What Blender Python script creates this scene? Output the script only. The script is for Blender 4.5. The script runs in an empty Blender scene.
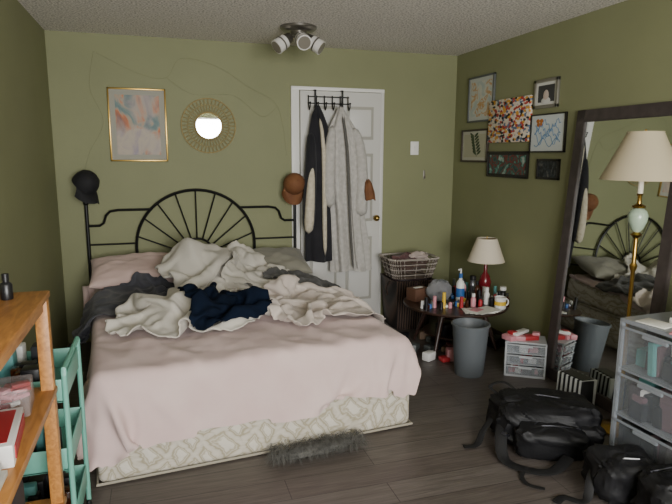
import bpy, bmesh, numpy as np, math, random
from mathutils import Vector, Matrix, Euler, noise
random.seed(4); np.random.seed(4)
pi=math.pi
# ------------------------------------------------------------ materials
def C(h):
    h=h.lstrip('#');v=[int(h[i:i+2],16)/255 for i in (0,2,4)]
    return tuple([(c/12.92 if c<=.04045 else ((c+.055)/1.055)**2.4) for c in v])+(1,)
class NT:
    def __init__(s,name):
        s.m=bpy.data.materials.new(name);s.m.use_nodes=True;s.t=s.m.node_tree
        s.b=s.t.nodes['Principled BSDF'];s.tc=None
    def n(s,typ,**k):
        x=s.t.nodes.new('ShaderNode'+typ)
        for a,v in k.items():
            if hasattr(x,a): setattr(x,a,v)
        return x
    def l(s,a,b): s.t.links.new(a,b)
    def co(s,scale=(1,1,1),rot=(0,0,0)):
        if not s.tc: s.tc=s.n('TexCoord')
        mp=s.n('Mapping');mp.inputs['Scale'].default_value=scale;mp.inputs['Rotation'].default_value=rot
        s.l(s.tc.outputs['Object'],mp.inputs[0]);return mp.outputs[0]
    def noise(s,scale,detail=3,dist=0,vec=None):
        x=s.n('TexNoise');x.inputs['Scale'].default_value=scale;x.inputs['Detail'].default_value=detail;x.inputs['Distortion'].default_value=dist
        s.l(vec if vec else s.co(),x.inputs['Vector']);return x
    def ramp(s,src,stops,const=False):
        r=s.n('ValToRGB');cr=r.color_ramp
        if const: cr.interpolation='CONSTANT'
        cr.elements[0].position=stops[0][0];cr.elements[0].color=stops[0][1]
        cr.elements[1].position=stops[-1][0];cr.elements[1].color=stops[-1][1]
        for p,c in stops[1:-1]:
            e=cr.elements.new(p);e.color=c
        s.l(src,r.inputs[0]);return r.outputs[0]
    def base(s,o): s.l(o,s.b.inputs['Base Color'])
    def bump(s,o,st=.3,d=.01):
        b=s.n('Bump');b.inputs['Strength'].default_value=st;b.inputs['Distance'].default_value=d
        s.l(o,b.inputs['Height']);s.l(b.outputs[0],s.b.inputs['Normal'])
    def set(s,rough=.6,metal=0,spec=None,alpha=1,sheen=0):
        s.b.inputs['Roughness'].default_value=rough;s.b.inputs['Metallic'].default_value=metal
        if spec is not None: s.b.inputs['Specular IOR Level'].default_value=spec
        s.b.inputs['Alpha'].default_value=alpha
        if sheen: s.b.inputs['Sheen Weight'].default_value=sheen
        return s
def MAT(name,col,rough=.55,metal=0,var=None,bump=None,spec=None,alpha=1,sheen=0):
    s=NT(name).set(rough,metal,spec,alpha,sheen);c=C(col)
    s.b.inputs['Base Color'].default_value=c
    if var:
        n=s.noise(var[0],4);s.base(s.ramp(n.outputs[0],[(.3,c),(.7,C(var[1]))]))
    if bump:
        n=s.noise(bump[0],3);s.bump(n.outputs[0],bump[1],bump[2] if len(bump)>2 else .005)
    return s.m
def cloth(name,col,col2=None,sc=6,b=.25):
    return MAT(name,col,.9,var=(sc,col2 or col),bump=(350,b,.002),spec=.15,sheen=.15)
# ------------------------------------------------------------ builder
class B:
    def __init__(s,name): s.name=name;s.bm=bmesh.new();s.mats=[]
    def mi(s,m):
        if m not in s.mats: s.mats.append(m)
        return s.mats.index(m)
    def add(s,t,mat,M=None):
        if M is not None: bmesh.ops.transform(t,matrix=M,verts=t.verts)
        i=s.mi(mat)
        for f in t.faces: f.material_index=i;f.smooth=True
        me=bpy.data.meshes.new('t');t.to_mesh(me);t.free();s.bm.from_mesh(me);bpy.data.meshes.remove(me)
    def box(s,c,sz,mat,rot=(0,0,0),bev=0,seg=2):
        t=bmesh.new();bmesh.ops.create_cube(t,size=1)
        bmesh.ops.scale(t,vec=sz,verts=t.verts)
        if bev: bmesh.ops.bevel(t,geom=t.edges[:],offset=bev,segments=seg,affect='EDGES',profile=.5)
        s.add(t,mat,Matrix.Translation(c)@Euler(rot).to_matrix().to_4x4());return s
    def bx(s,x0,x1,y0,y1,z0,z1,mat,bev=0):
        return s.box(((x0+x1)/2,(y0+y1)/2,(z0+z1)/2),(abs(x1-x0),abs(y1-y0),abs(z1-z0)),mat,bev=bev)
    def cyl(s,p0,p1,r0,r1,mat,n=20):
        p0=Vector(p0);p1=Vector(p1);d=p1-p0
        t=bmesh.new();bmesh.ops.create_cone(t,cap_ends=True,segments=n,radius1=r0,radius2=r1,depth=d.length)
        s.add(t,mat,Matrix.Translation((p0+p1)/2)@d.to_track_quat('Z','Y').to_matrix().to_4x4());return s
    def lathe(s,prof,o,mat,n=32,M=None,f=None):
        t=bmesh.new();rows=[]
        for r,z in prof:
            row=[]
            for i in range(n):
                a=2*pi*i/n;rr=r*(f(a,z) if f else 1)
                row.append(t.verts.new((rr*math.cos(a),rr*math.sin(a),z)))
            rows.append(row)
        for a,b in zip(rows,rows[1:]):
            for i in range(n): t.faces.new((a[i],a[(i+1)%n],b[(i+1)%n],b[i]))
        if prof[0][0]<.002: bmesh.ops.remove_doubles(t,verts=rows[0],dist=.01)
        if prof[-1][0]<.002 : bmesh.ops.remove_doubles(t,verts=[v for v in rows[-1] if v.is_valid],dist=.01)
        s.add(t,mat,Matrix.Translation(o)@(M if M is not None else Matrix()));return s
    def tube(s,pts,r,mat,n=8,closed=False,flat=None):
        P=[Vector(p) for p in pts];N=len(P);t=bmesh.new();rows=[];up=None
        for i,p in enumerate(P):
            if closed: d=P[(i+1)%N]-P[i-1]
            else: d=P[min(i+1,N-1)]-P[max(i-1,0)]
            if d.length<1e-9: d=Vector((0,0,1))
            d.normalize()
            if up is None or flat: up=Vector((0,0,1)) if abs(d.z)<.9 or (flat and up is not None and abs(d.z)<.98) else (up or Vector((1,0,0)))
            a=d.cross(up)
            if a.length<1e-4: a=d.orthogonal()
            a.normalize();b=a.cross(d).normalized();up=b
            rr=r[i] if isinstance(r,(list,tuple)) else r
            ry=rr*(flat if flat else 1)
            rows.append([t.verts.new(p+a*rr*math.cos(2*pi*k/n)+b*ry*math.sin(2*pi*k/n)) for k in range(n)])
        for i in range(N if closed else N-1):
            a=rows[i];b=rows[(i+1)%N]
            for k in range(n): t.faces.new((a[k],a[(k+1)%n],b[(k+1)%n],b[k]))
        if not closed: t.faces.new(rows[0][::-1]);t.faces.new(rows[-1])
        s.add(t,mat);return s
    def ell(s,c,r,mat,rot=(0,0,0),n=20,nz=0,ns=6):
        t=bmesh.new();bmesh.ops.create_uvsphere(t,u_segments=n,v_segments=max(8,n*2//3),radius=1)
        if nz:
            for v in t.verts: v.co*=1+nz*noise.noise(v.co*ns*.5+Vector(c)*7)
        s.add(t,mat,Matrix.Translation(c)@Euler(rot).to_matrix().to_4x4()@Matrix.Diagonal((*r,1)));return s
    def grid(s,X,mat,mask=None,cyc=False):
        t=bmesh.new();n,m=X.shape[:2]
        V=[[t.verts.new(X[i,j]) for j in range(m)] for i in range(n)]
        for i in range(n-1):
            for j in range(m if cyc else m-1):
                jj=(j+1)%m
                if mask is not None and not (mask[i,j] and mask[i+1,j] and mask[i,jj] and mask[i+1,jj]): continue
                t.faces.new((V[i][j],V[i+1][j],V[i+1][jj],V[i][jj]))
        for v in [v for v in t.verts if not v.link_faces]: t.verts.remove(v)
        s.add(t,mat);return s
    def done(s,sub=0,solid=0,sharp=38,parent=None,recalc=True):
        me=bpy.data.meshes.new(s.name)
        if recalc: bmesh.ops.recalc_face_normals(s.bm,faces=s.bm.faces[:])
        co=[v.co for v in s.bm.verts]
        lo=Vector([min(c[i] for c in co) for i in range(3)]);hi=Vector([max(c[i] for c in co) for i in range(3)]);c=(lo+hi)/2
        for v in s.bm.verts: v.co-=c
        s.bm.to_mesh(me);s.bm.free()
        for m in s.mats: me.materials.append(m)
        if sharp and not sub: me.set_sharp_from_angle(angle=math.radians(sharp))
        o=bpy.data.objects.new(s.name,me);o.location=c;bpy.context.collection.objects.link(o)
        if solid:
            md=o.modifiers.new('s','SOLIDIFY');md.thickness=solid;md.offset=0
        if sub:
            md=o.modifiers.new('u','SUBSURF');md.levels=sub;md.render_levels=sub
        if parent: o.parent=parent
        return o
def empty(name,loc=(0,0,0)):
    o=bpy.data.objects.new(name,None);bpy.context.collection.objects.link(o);o.empty_display_size=.1;return o
def arc(c,r,a0,a1,n,ax='xz',ry=None):
    ry=ry or r;out=[]
    for i in range(n+1):
        a=a0+(a1-a0)*i/n;u=r*math.cos(a);v=ry*math.sin(a)
        out.append({'xz':(c[0]+u,c[1],c[2]+v),'xy':(c[0]+u,c[1]+v,c[2]),'yz':(c[0],c[1]+u,c[2]+v)}[ax])
    return out
# ------------------------------------------------------------ camera
f,pt,yw,rl,h=568.7,.1685,.3025,.0043,1.504
F=np.array([math.sin(yw)*math.cos(pt),math.cos(yw)*math.cos(pt),-math.sin(pt)])
R=np.array([math.cos(yw),-math.sin(yw),0]);U=np.cross(R,F)
c_,s_=math.cos(rl),math.sin(rl);R,U=R*c_+U*s_,U*c_-R*s_
cd=bpy.data.cameras.new('camera');cam=bpy.data.objects.new('camera',cd);bpy.context.collection.objects.link(cam)
cd.sensor_width=36;cd.lens=f/672*36;cd.clip_start=.05
cam.matrix_world=Matrix(((R[0],U[0],-F[0],0),(R[1],U[1],-F[1],0),(R[2],U[2],-F[2],h),(0,0,0,1)))
bpy.context.scene.camera=cam
# ------------------------------------------------------------ room
XL,XR,YB,YF,H=-.743,2.654,4.824,-1.6,2.4
s=NT('green_wall_paint').set(.6,spec=.3);n=s.noise(1.6,3);s.base(s.ramp(n.outputs[0],[(.3,C('#818361')),(.7,C('#878966'))]));n2=s.noise(90,3);s.bump(n2.outputs[0],.12,.004);wall_m=s.m
s=NT('popcorn_ceiling').set(.95,spec=.1);n=s.noise(80,4);s.base(s.ramp(n.outputs[0],[(.38,C('#b5b0a8')),(.58,C('#f6f1ea'))]));s.bump(n.outputs[0],.8,.012);ceil_m=s.m
s=NT('laminate_floor').set(.38,spec=.45)
br=s.n('TexBrick');br.inputs['Scale'].default_value=1;br.inputs['Brick Width'].default_value=1.22;br.inputs['Row Height'].default_value=.16
br.inputs['Mortar Size'].default_value=.002;br.inputs['Color1'].default_value=C('#6d6661');br.inputs['Color2'].default_value=C('#625a55');br.inputs['Mortar'].default_value=C('#3a3532')
br.offset=.37;s.l(s.co(),br.inputs[0])
g=s.noise(3.5,8,1.2,s.co((1.2,22,1)));mx=s.n('MixRGB',blend_type='MULTIPLY');mx.inputs[0].default_value=.7
s.l(br.outputs[0],mx.inputs[1]);s.l(s.ramp(g.outputs[0],[(.3,C('#97928e')),(.7,C('#f5f5f5'))]),mx.inputs[2]);s.base(mx.outputs[0]);s.bump(g.outputs[0],.12,.004);floor_m=s.m
B('floor').bx(XL-.1,XR+.1,YF-.1,YB+.1,-.1,0,floor_m).done()
B('ceiling').bx(XL-.1,XR+.1,YF-.1,YB+.1,H,H+.1,ceil_m).done()
B('wall_back').bx(XL-.1,XR+.1,YB,YB+.1,0,H,wall_m).done()
B('wall_left').bx(XL-.1,XL,YF-.1,YB+.1,0,H,wall_m).done()
B('wall_right').bx(XR,XR+.1,YF-.1,YB+.1,0,H,wall_m).done()
WX0,WX1,WZ0,WZ1=-.35,1.75,.75,2.2
b=B('wall_front');b.bx(XL,WX0,YF-.1,YF,0,H,wall_m);b.bx(WX1,XR,YF-.1,YF,0,H,wall_m);b.bx(WX0,WX1,YF-.1,YF,0,WZ0,wall_m);b.bx(WX0,WX1,YF-.1,YF,WZ1,H,wall_m);b.done()
white=MAT('white_paint','#e6e4de',.45)
b=B('window_1')
for x in (WX0+.02,(WX0+WX1)/2,WX1-.02): b.bx(x-.02,x+.02,YF-.08,YF-.02,WZ0,WZ1,white)
for z in (WZ0+.02,WZ1-.02): b.bx(WX0,WX1,YF-.08,YF-.02,z-.02,z+.02,white)
b.done()
base_m=MAT('baseboard_wood','#4b4035',.5)
B('baseboard_back').bx(1.98,XR,YB-.012,YB,0,.07,base_m,.002).done()
B('baseboard_right').bx(XR-.012,XR,YF,YB-.012,0,.07,base_m,.002).done()
# lights
w=bpy.data.worlds.new('w');bpy.context.scene.world=w;w.use_nodes=True
w.node_tree.nodes['Background'].inputs[0].default_value=(.8,.9,1,1);w.node_tree.nodes['Background'].inputs[1].default_value=1.2
def area(name,loc,rot,sx,sy,e,col):
    l=bpy.data.lights.new(name,'AREA');l.shape='RECTANGLE';l.size=sx;l.size_y=sy;l.energy=e;l.color=col
    o=bpy.data.objects.new(name,l);o.location=loc;o.rotation_euler=rot;bpy.context.collection.objects.link(o);return o
area('window_daylight',((WX0+WX1)/2,YF-.12,(WZ0+WZ1)/2),(math.radians(96),0,0),WX1-WX0,WZ1-WZ0,258,(1,.99,.975))
# ------------------------------------------------------------ door
b=B('door_1')
dm=MAT('door_white','#d0cec8',.4)
y=YB
b.bx(1.175,1.905,y-.035,y-.004,.01,2.04,dm,.003)
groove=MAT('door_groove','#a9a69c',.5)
for (x0,x1) in ((1.25,1.50),(1.585,1.835)):
    for (z0,z1) in ((.2,.78),(.92,1.52),(1.64,1.92)):
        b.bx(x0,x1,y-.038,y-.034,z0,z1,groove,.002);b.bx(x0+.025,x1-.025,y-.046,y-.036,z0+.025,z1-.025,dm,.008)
b.ell((1.86,y-.085,.95),(.028,.028,.028),MAT('knob_brass','#a98c4a',.3,1));b.cyl((1.86,y-.08,.95),(1.86,y-.03,.95),.012,.012,b.mats[-1])
b.done()
b=B('trim_1');b.bx(1.10,1.17,y-.02,y,0,2.07,white,.004);b.bx(1.91,1.94,y-.02,y,0,2.07,dm,.004);b.bx(1.10,1.94,y-.022,y,2.045,2.075,white,.004);b.done()
black=MAT('black_metal','#121212',.4,.3)
b=B('coat_hook_rack')
yk=y-.055
b.bx(1.235,1.60,yk-.004,yk+.004,1.985,1.995,black);b.bx(1.235,1.60,yk-.004,yk+.004,1.93,1.94,black)
for x in (1.30,1.54): b.bx(x-.008,x+.008,yk-.004,y-.02,2.04,2.048,black);b.bx(x-.008,x+.008,yk-.004,yk+.002,1.9,2.045,black)
for i in range(6):
    x=1.24+i*.07
    b.tube([(x,yk,2.0),(x,yk-.005,1.92),(x,yk-.03,1.88),(x,yk-.055,1.90),(x,yk-.06,1.93)],.005,black);b.ell((x,yk-.06,1.935),(.009,.009,.009),black,n=8)
b.done()
# garments
def garment(b,prof,mat,k=7,amp=.18,ph=0,n=72,sub=6):
    P=np.array(prof);tt=np.linspace(0,len(P)-1,(len(P)-1)*sub+1)
    rows=[]
    for t in tt:
        v=[np.interp(t,range(len(P)),P[:,i]) for i in range(5)]
        fr=t/(len(P)-1);row=[]
        for j in range(n):
            a=2*pi*j/n
            m=1+amp*(.35+.65*fr)*(math.sin(k*a+ph+1.5*fr)+.6*math.sin((k+4)*a-ph*2-2*fr)+.8*noise.noise(Vector((math.cos(a)*1.5+ph,math.sin(a)*1.5,v[0]*3))))
            row.append((v[1]+v[3]*math.cos(a)*(1+(m-1)*.35),v[2]+v[4]*math.sin(a)*m,v[0]+.008*math.sin(3*a+ph)))
        rows.append(row)
    b.grid(np.array(rows),mat,cyc=True)
plush=cloth('plush_gray_robe','#c2beb8','#aca8a1',30,.5);cream=cloth('cream_sherpa','#cfc6b2','#b9ae98',40,.6);dark=cloth('dark_wool','#2e2d30','#222226')
b=B('bathrobe')
yy=4.685
garment(b,[(1.90,1.50,yy+.01,.02,.02),(1.83,1.50,yy,.06,.04),(1.72,1.51,yy,.125,.055),(1.5,1.52,yy-.01,.145,.06),(1.2,1.53,yy-.01,.15,.065),(.9,1.56,yy-.01,.155,.065),(.62,1.59,yy-.01,.17,.065),(.50,1.60,yy-.01,.175,.065)],plush,6,.32,.6)
b.tube([(1.60,yy-.02,1.74),(1.655,yy-.04,1.6),(1.68,yy-.05,1.35),(1.665,yy-.06,1.1),(1.67,yy-.05,.98)],[.04,.055,.055,.06,.065],plush,14)
b.tube([(1.42,yy-.03,1.76),(1.385,yy-.06,1.55),(1.37,yy-.07,1.3),(1.385,yy-.07,1.05)],[.035,.05,.055,.06],plush,14)
trimm=cloth('robe_trim','#5e5c58')
b.tube([(1.49,yy-.06,1.84),(1.53,yy-.10,1.6),(1.535,yy-.115,1.2),(1.56,yy-.115,.8),(1.585,yy-.12,.51)],.012,trimm,8)
b.tube([(1.51,yy-.06,1.84),(1.555,yy-.09,1.6),(1.565,yy-.10,1.2),(1.60,yy-.10,.8),(1.63,yy-.10,.51)],.010,plush,8)
b.done(sub=1)
b=B('winter_coat')
garment(b,[(1.91,1.30,yy+.02,.015,.015),(1.84,1.30,yy+.02,.05,.035),(1.70,1.31,yy+.01,.09,.05),(1.4,1.31,yy,.11,.055),(1.0,1.30,yy,.115,.055),(.7,1.30,yy,.12,.06),(.60,1.30,yy,.12,.06)],dark,5,.2,2)
b.tube([(1.24,yy,1.72),(1.225,yy-.05,1.45),(1.21,yy-.065,1.15),(1.20,yy-.06,.98),(1.20,yy-.06,.86)],[.035,.05,.055,.055,.045],dark,14)
b.tube([(1.235,yy-.05,1.50),(1.215,yy-.09,1.3),(1.20,yy-.10,1.05),(1.19,yy-.09,.84)],[.02,.035,.042,.045],cream,14)
b.tube([(1.30,yy-.04,1.82),(1.335,yy-.075,1.6),(1.33,yy-.085,1.1),(1.34,yy-.085,.62)],[.012,.02,.022,.02],cream,10)
b.done(sub=1)
tan=MAT('brown_cap','#7d5230',.8,var=(10,'#6b4226'))
def cap(name,c,mat,rot,r=.085):
    M=Matrix.Translation(c)@Euler(rot).to_matrix().to_4x4()
    b=B(name)
    b.lathe([(r,0),(r*1.01,r*.25),(r*.96,r*.6),(r*.78,r*.98),(r*.45,r*1.22),(r*.1,r*1.3),(0,r*1.3)],(0,0,0),mat,24,M)
    b.lathe([(r*.985,.0),(r*.93,r*.6),(r*.4,r*1.15),(0,r*1.22)],(0,0,0),mat,24,M)
    b.ell(M@Vector((0,0,r*1.31)),(.008,.008,.006),mat,n=8)
    g=[]
    for i in range(13):
        a=-pi*.42+pi*.84*i/12;row=[]
        for j in range(6):
            t=j/5;ext=r*(1+.95*t*math.cos(a*.95)**.6) if abs(a)<pi*.5 else r
            row.append(M@Vector((math.sin(a)*(r+t*.01),-math.cos(a)*r-(ext-r),-.035*t*t*abs(math.sin(a))*1.5-.004*t)))
        g.append([tuple(v) for v in row])
    G=np.array(g);b.grid(G,mat);b.grid(G+np.array([0,0,.004]),mat)
    return b.done()
# ------------------------------------------------------------ bed
bed=empty('bed')
Of=np.array([.49,2.67]);uu=np.array([.996,.088]);vv=np.array([-.088,.996]);ang=math.atan2(.088,.996)
def L2W(u,v,z): return (Of[0]+u*uu[0]+v*vv[0],Of[1]+u*uu[1]+v*vv[1],z)
HW,LN,ZT=.815,2.0,.51
s=NT('damask_ticking').set(.75,spec=.2)
def wav(sc,rot,dist,det=2):
    x=s.n('TexWave');x.inputs['Scale'].default_value=sc;x.inputs['Distortion'].default_value=dist;x.inputs['Detail'].default_value=det;x.inputs['Detail Scale'].default_value=1.2
    s.l(s.co((1,1,1),rot),x.inputs[0]);return x.outputs[1]
m1=s.n('Math',operation='MINIMUM');s.l(wav(3.2,(0,.62,0),6),m1.inputs[0]);s.l(wav(2.6,(0,-.9,0),7),m1.inputs[1])
leafv=s.noise(11,1,2.0,s.co((1,1,2),(0,.7,0)))
m2=s.n('Math',operation='ADD');s.l(m1.outputs[0],m2.inputs[0]);m3=s.n('Math',operation='MULTIPLY');s.l(leafv.outputs[0],m3.inputs[0]);m3.inputs[1].default_value=.6;s.l(m3.outputs[0],m2.inputs[1])
s.base(s.ramp(m2.outputs[0],[(.25,C('#c6bfb1')),(.40,C('#bbb3a4')),(.50,C('#9d947d')),(.62,C('#a8a08b')),(.70,C('#c2bbac')),(.85,C('#a59c87')),(1,C('#cbc5b8'))]))
s.bump(m2.outputs[0],.4,.01);tick=s.m
b=B('box_spring')
ctr=L2W(0,LN/2,.0)
b.box((ctr[0],ctr[1],.145),(2*HW,LN,.28),tick,(0,0,ang),.035,4)
pip=MAT('piping_gray','#9a9383',.8)
for z in (.014,.278): b.tube([L2W(-HW-.004,-.004,z),L2W(HW+.004,-.004,z),L2W(HW+.004,LN,z),L2W(-HW-.004,LN,z)],.007,pip,8,closed=True)
b.done(parent=bed)
B('mattress').box((ctr[0],ctr[1],.395),(2*HW-.01,LN-.01,.22),tick,(0,0,ang),.05,4).done(parent=bed)
# cloth solver
def pbd(X,hx,hy,steps,iters,collide,kb=.2,kb4=0,damp=.97,gather=None,gsteps=60,grav=.0012):
    X=X.copy();P=X.copy();n,m=X.shape[:2];diag=math.hypot(hx,hy)
    def solve(A,Bv,rest,k):
        d=Bv-A;L=np.sqrt((d*d).sum(-1,keepdims=True))+1e-9;e=(L-rest)
        c=d*(k*.5*e/L);A+=c;Bv-=c
    for st in range(steps):
        V=(X-P)*damp;sp=np.sqrt((V*V).sum(-1,keepdims=True));V*=np.minimum(1,.02/(sp+1e-9));P=X.copy();X=X+V;X[...,2]-=grav
        if gather is not None and st<gsteps:
            cx,cy,sx,sy=gather;fx=sx**(1/gsteps);fy=sy**(1/gsteps)
            X[...,0]=cx+(X[...,0]-cx)*fx;X[...,1]=cy+(X[...,1]-cy)*fy;P[...,0]=cx+(P[...,0]-cx)*fx;P[...,1]=cy+(P[...,1]-cy)*fy
        for it in range(iters):
            for p in (0,1):
                nn=(n-p)//2
                if nn: solve(X[p:p+2*nn:2],X[p+1:p+2*nn:2],hx,1)
                mm=(m-p)//2
                if mm: solve(X[:,p:p+2*mm:2],X[:,p+1:p+2*mm:2],hy,1)
                solve(X[p:p+2*nn:2,:-1],X[p+1:p+2*nn:2,1:],diag,.5);solve(X[p:p+2*nn:2,1:],X[p+1:p+2*nn:2,:-1],diag,.5)
            for D,k in ((2,kb),(4,kb4)):
                if k<=0: continue
                for ax,hh in ((0,hx),(1,hy)):
                    Y=X if ax==0 else X.transpose(1,0,2);q=Y.shape[0]
                    for par in (0,1):
                        I=np.array([i for i in range(q-D) if (i//D)%2==par])
                        if len(I)==0: continue
                        A=Y[I];Bv=Y[I+D];solve(A,Bv,hh*D,k);Y[I]=A;Y[I+D]=Bv
            collide(X,P)
    return X
def ridge(x,y,sc,seed,st=(1,1)):
    wx=x+.12*noise.noise(Vector((x*3,y*3,seed)));wy=y+.12*noise.noise(Vector((x*3,y*3,seed+9)))
    a=noise.noise(Vector((wx*sc*st[0],wy*sc*st[1],seed+3)));b2=noise.noise(Vector((wx*sc*2.1*st[0],wy*sc*2.1*st[1],seed+5)))
    return (1-abs(a)*2)**3*.7+(1-abs(b2)*2)**2*.3 if abs(a)<.5 else (1-abs(b2)*2)**2*.3*(abs(b2)<.5)
cb=np.array([0,LN/2,(ZT)/2+.0]);hb=np.array([HW,LN/2,ZT/2]);rr_=.05
def col_bed(X,P):
    q0=X-cb;q=np.abs(q0)-hb+rr_;qm=np.maximum(q,0);L=np.sqrt((qm**2).sum(-1));mxq=q.max(-1)
    d=L+np.minimum(mxq,0)-rr_-.012;ins=d<0
    g=np.where(L[...,None]>1e-6,qm/(L[...,None]+1e-9),(q==mxq[...,None]).astype(float))*np.sign(q0)
    X[ins]+=(-d[ins])[:,None]*g[ins]
    P[ins]=P[ins]*.4+X[ins]*.6
    fl=X[...,2]<.012;X[fl,2]=.012
    np.minimum(X[...,1],LN+.05,out=X[...,1])
    # tucked corners: the sheet hugs the mattress
    np.minimum(X[...,0],HW+.035,out=X[...,0]);np.maximum(X[...,0],-HW-.09,out=X[...,0]);np.maximum(X[...,1],-.075,out=X[...,1])
    X[:,-1,1]=LN-.06;X[:,-1,2]=ZT+.02
hs=.026
us=np.arange(-HW-.26,HW+.13,hs);vs=np.arange(-.36,LN-.05,hs);jl=len(vs)-1
X0=np.zeros((len(us),len(vs),3))
for i,u in enumerate(us):
    for j,v in enumerate(vs):
        X0[i,j]=(u*.985+.015*noise.noise(Vector((u*2,v*2,3))),v,ZT+.03+.03*noise.noise(Vector((u*3,v*3,0)))+.02*noise.noise(Vector((u*8,v*5,7))))
mask=np.ones(X0.shape[:2],bool)
for i,u in enumerate(us):
    for j,v in enumerate(vs):
        ou=max(0,abs(u)-HW);ov=max(0,-v)
        lim=.27+.055*noise.noise(Vector((u*2.2,1,4)))+.02*noise.noise(Vector((u*7,1,4)))+.035*max(0,min(1,(.2-u)))-.03*max(0,u)
        if ov>.02 and math.hypot(ou*1.1,ov)>lim: mask[i,j]=False
Xs=pbd(X0,hs,hs,120,14,col_bed,.06,0,grav=.0011)
for i in range(len(us)):
    for j in range(len(vs)):
        u,v=us[i],vs[j]
        if v>.03: Xs[i,j,2]+=(.026*ridge(u+v*.3,v-u*.35,2.6,2.2,(1.2,.6))+.010*ridge(u,v,7,8.2))*(1 if abs(u)<HW-.02 else 0)
        else: Xs[i,j,1]-=.022*ridge(u+v*.5,v*.5,3.0,6.2,(1.3,.5))*min(1,(.03-v)*8)
W_=Xs.copy();W_[...,0]=Of[0]+Xs[...,0]*uu[0]+Xs[...,1]*vv[0];W_[...,1]=Of[1]+Xs[...,0]*uu[1]+Xs[...,1]*vv[1]
W_[...,1]=np.minimum(W_[...,1],4.79);W_[...,0]=np.maximum(W_[...,0],XL+.02)
pink=cloth('pale_pink_sheet','#d0bab5','#c8afab',5,.2)
B('bed_sheet').grid(W_,pink,mask).done(sub=1,parent=bed)
gx0,gy0,gs=-.9,2.2,.02;GN=(int(3/gs),int(2.7/gs));HF=np.zeros(GN)
def raster(X,mask=None):
    for a in np.linspace(0,1,4)[:-1]:
        for c in np.linspace(0,1,4)[:-1]:
            Y=(X[:-1,:-1]*(1-a)*(1-c)+X[1:,:-1]*a*(1-c)+X[:-1,1:]*(1-a)*c+X[1:,1:]*a*c)
            I=((Y[...,0]-gx0)/gs).astype(int).clip(0,GN[0]-1);J=((Y[...,1]-gy0)/gs).astype(int).clip(0,GN[1]-1)
            Z=Y[...,2]
            if mask is not None:
                mk=mask[:-1,:-1]&mask[1:,:-1]&mask[:-1,1:]&mask[1:,1:];I=I[mk];J=J[mk];Z=Z[mk]
            np.maximum.at(HF,(I.ravel(),J.ravel()),Z.ravel())
raster(W_,mask)
def col_hf(off):
    def f_(X,P):
        fx=((X[...,0]-gx0)/gs-.5).clip(0,GN[0]-1.01);fy=((X[...,1]-gy0)/gs-.5).clip(0,GN[1]-1.01)
        i=fx.astype(int);j=fy.astype(int);a=fx-i;c=fy-j
        hgt=HF[i,j]*(1-a)*(1-c)+HF[i+1,j]*a*(1-c)+HF[i,j+1]*(1-a)*c+HF[i+1,j+1]*a*c+off
        ins=X[...,2]<hgt
        dz=np.minimum(hgt-X[...,2],.03);X[...,2]=np.where(ins,X[...,2]+dz,X[...,2])
        P[ins,0]=P[ins,0]*.2+X[ins,0]*.8;P[ins,1]=P[ins,1]*.2+X[ins,1]*.8
        np.minimum(X[...,1],4.77,out=X[...,1]);np.maximum(X[...,0],XL+.03,out=X[...,0])
    return f_
def pillow(name,c,sz,rot,mat,seed=0):
    n=26;Mx=Matrix.Translation(c)@Euler(rot).to_matrix().to_4x4();b=B(name)
    for sg in (1,-1):
        G=np.zeros((n,n,3))
        for i in range(n):
            for j in range(n):
                u=-1+2*i/(n-1);v=-1+2*j/(n-1)
                pr=max(0,(1-abs(u)**2.6)*(1-abs(v)**2.6))**.5
                z=sg*sz[2]*.5*pr*(1+.25*noise.noise(Vector((u*2.2+seed,v*2.2,sg))))
                z+=.012*pr*noise.noise(Vector((u*6,v*6,seed)))
                G[i,j]=Mx@Vector((u*sz[0]/2*(1-.05*u*u*(1-v*v)),v*sz[1]/2*(1-.07*(1-u*u)),z))
        b.grid(G,mat);raster(G)
    bmesh.ops.remove_doubles(b.bm,verts=b.bm.verts[:],dist=.002)
    return b.done(sub=1)
pillow('pillow',(-.17,4.45,.645),(.70,.44,.17),(.3,0,.05),cloth('blush_pillowcase','#c9b0a8','#bda49b'),1)
pillow('pillow',(.83,4.50,.64),(.66,.42,.17),(.32,0,.03),cloth('sage_pillowcase','#8d8a7d','#827f72'),5)
def layer(name,cx,cy,w,l,rot,g,mat,off=.012,h=.02,seed=0,kb=.12,kb4=.03,amp=.06,solid=.006,sub=1,rd=.03,rsc=4.5,z0=.85,edge=.22):
    W0,L0=w/g,l/g
    us=np.arange(-W0/2,W0/2,h);vs=np.arange(-L0/2,L0/2,h);X=np.zeros((len(us),len(vs),3));mk=np.ones((len(us),len(vs)),bool)
    c,s=math.cos(rot),math.sin(rot)
    for i,u in enumerate(us):
        for j,v in enumerate(vs):
            wu=u*1.0;wv=v*1.0
            X[i,j]=(cx+wu*c-wv*s,cy+wu*s+wv*c,z0+amp*noise.noise(Vector((u*4+seed,v*4,seed)))+amp*.8*noise.noise(Vector((u*9,v*9,seed+4)))+amp*.4*noise.noise(Vector((u*18,v*18,seed+8))))
            a,b2=abs(2*u/W0),abs(2*v/L0);rr=(a**3+b2**3)**(1/3)
            if rr>1-edge*(.5+noise.noise(Vector((math.atan2(v,u)*1.1,seed,0)))) : mk[i,j]=False
    X=pbd(X,h,h,95,5,col_hf(off),kb,kb4,.9,(cx,cy,g,g),70)
    for i in range(len(us)):
        for j in range(len(vs)):
            X[i,j,2]+=rd*ridge(us[i],vs[j],rsc,seed)
    B(name).grid(X,mat,mk).done(sub=sub,solid=solid)
    raster(X,mk);return X
gray=cloth('charcoal_blanket','#515156','#434449',8);offw=cloth('ivory_duvet','#cac5ba','#c0baae',5,.15);navy=MAT('navy_fleece','#101a2b',.95,var=(10,'#0c1422'),spec=.1)
oat=cloth('oatmeal_sheet','#cabfb5','#bdb1a7',5,.15)
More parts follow.
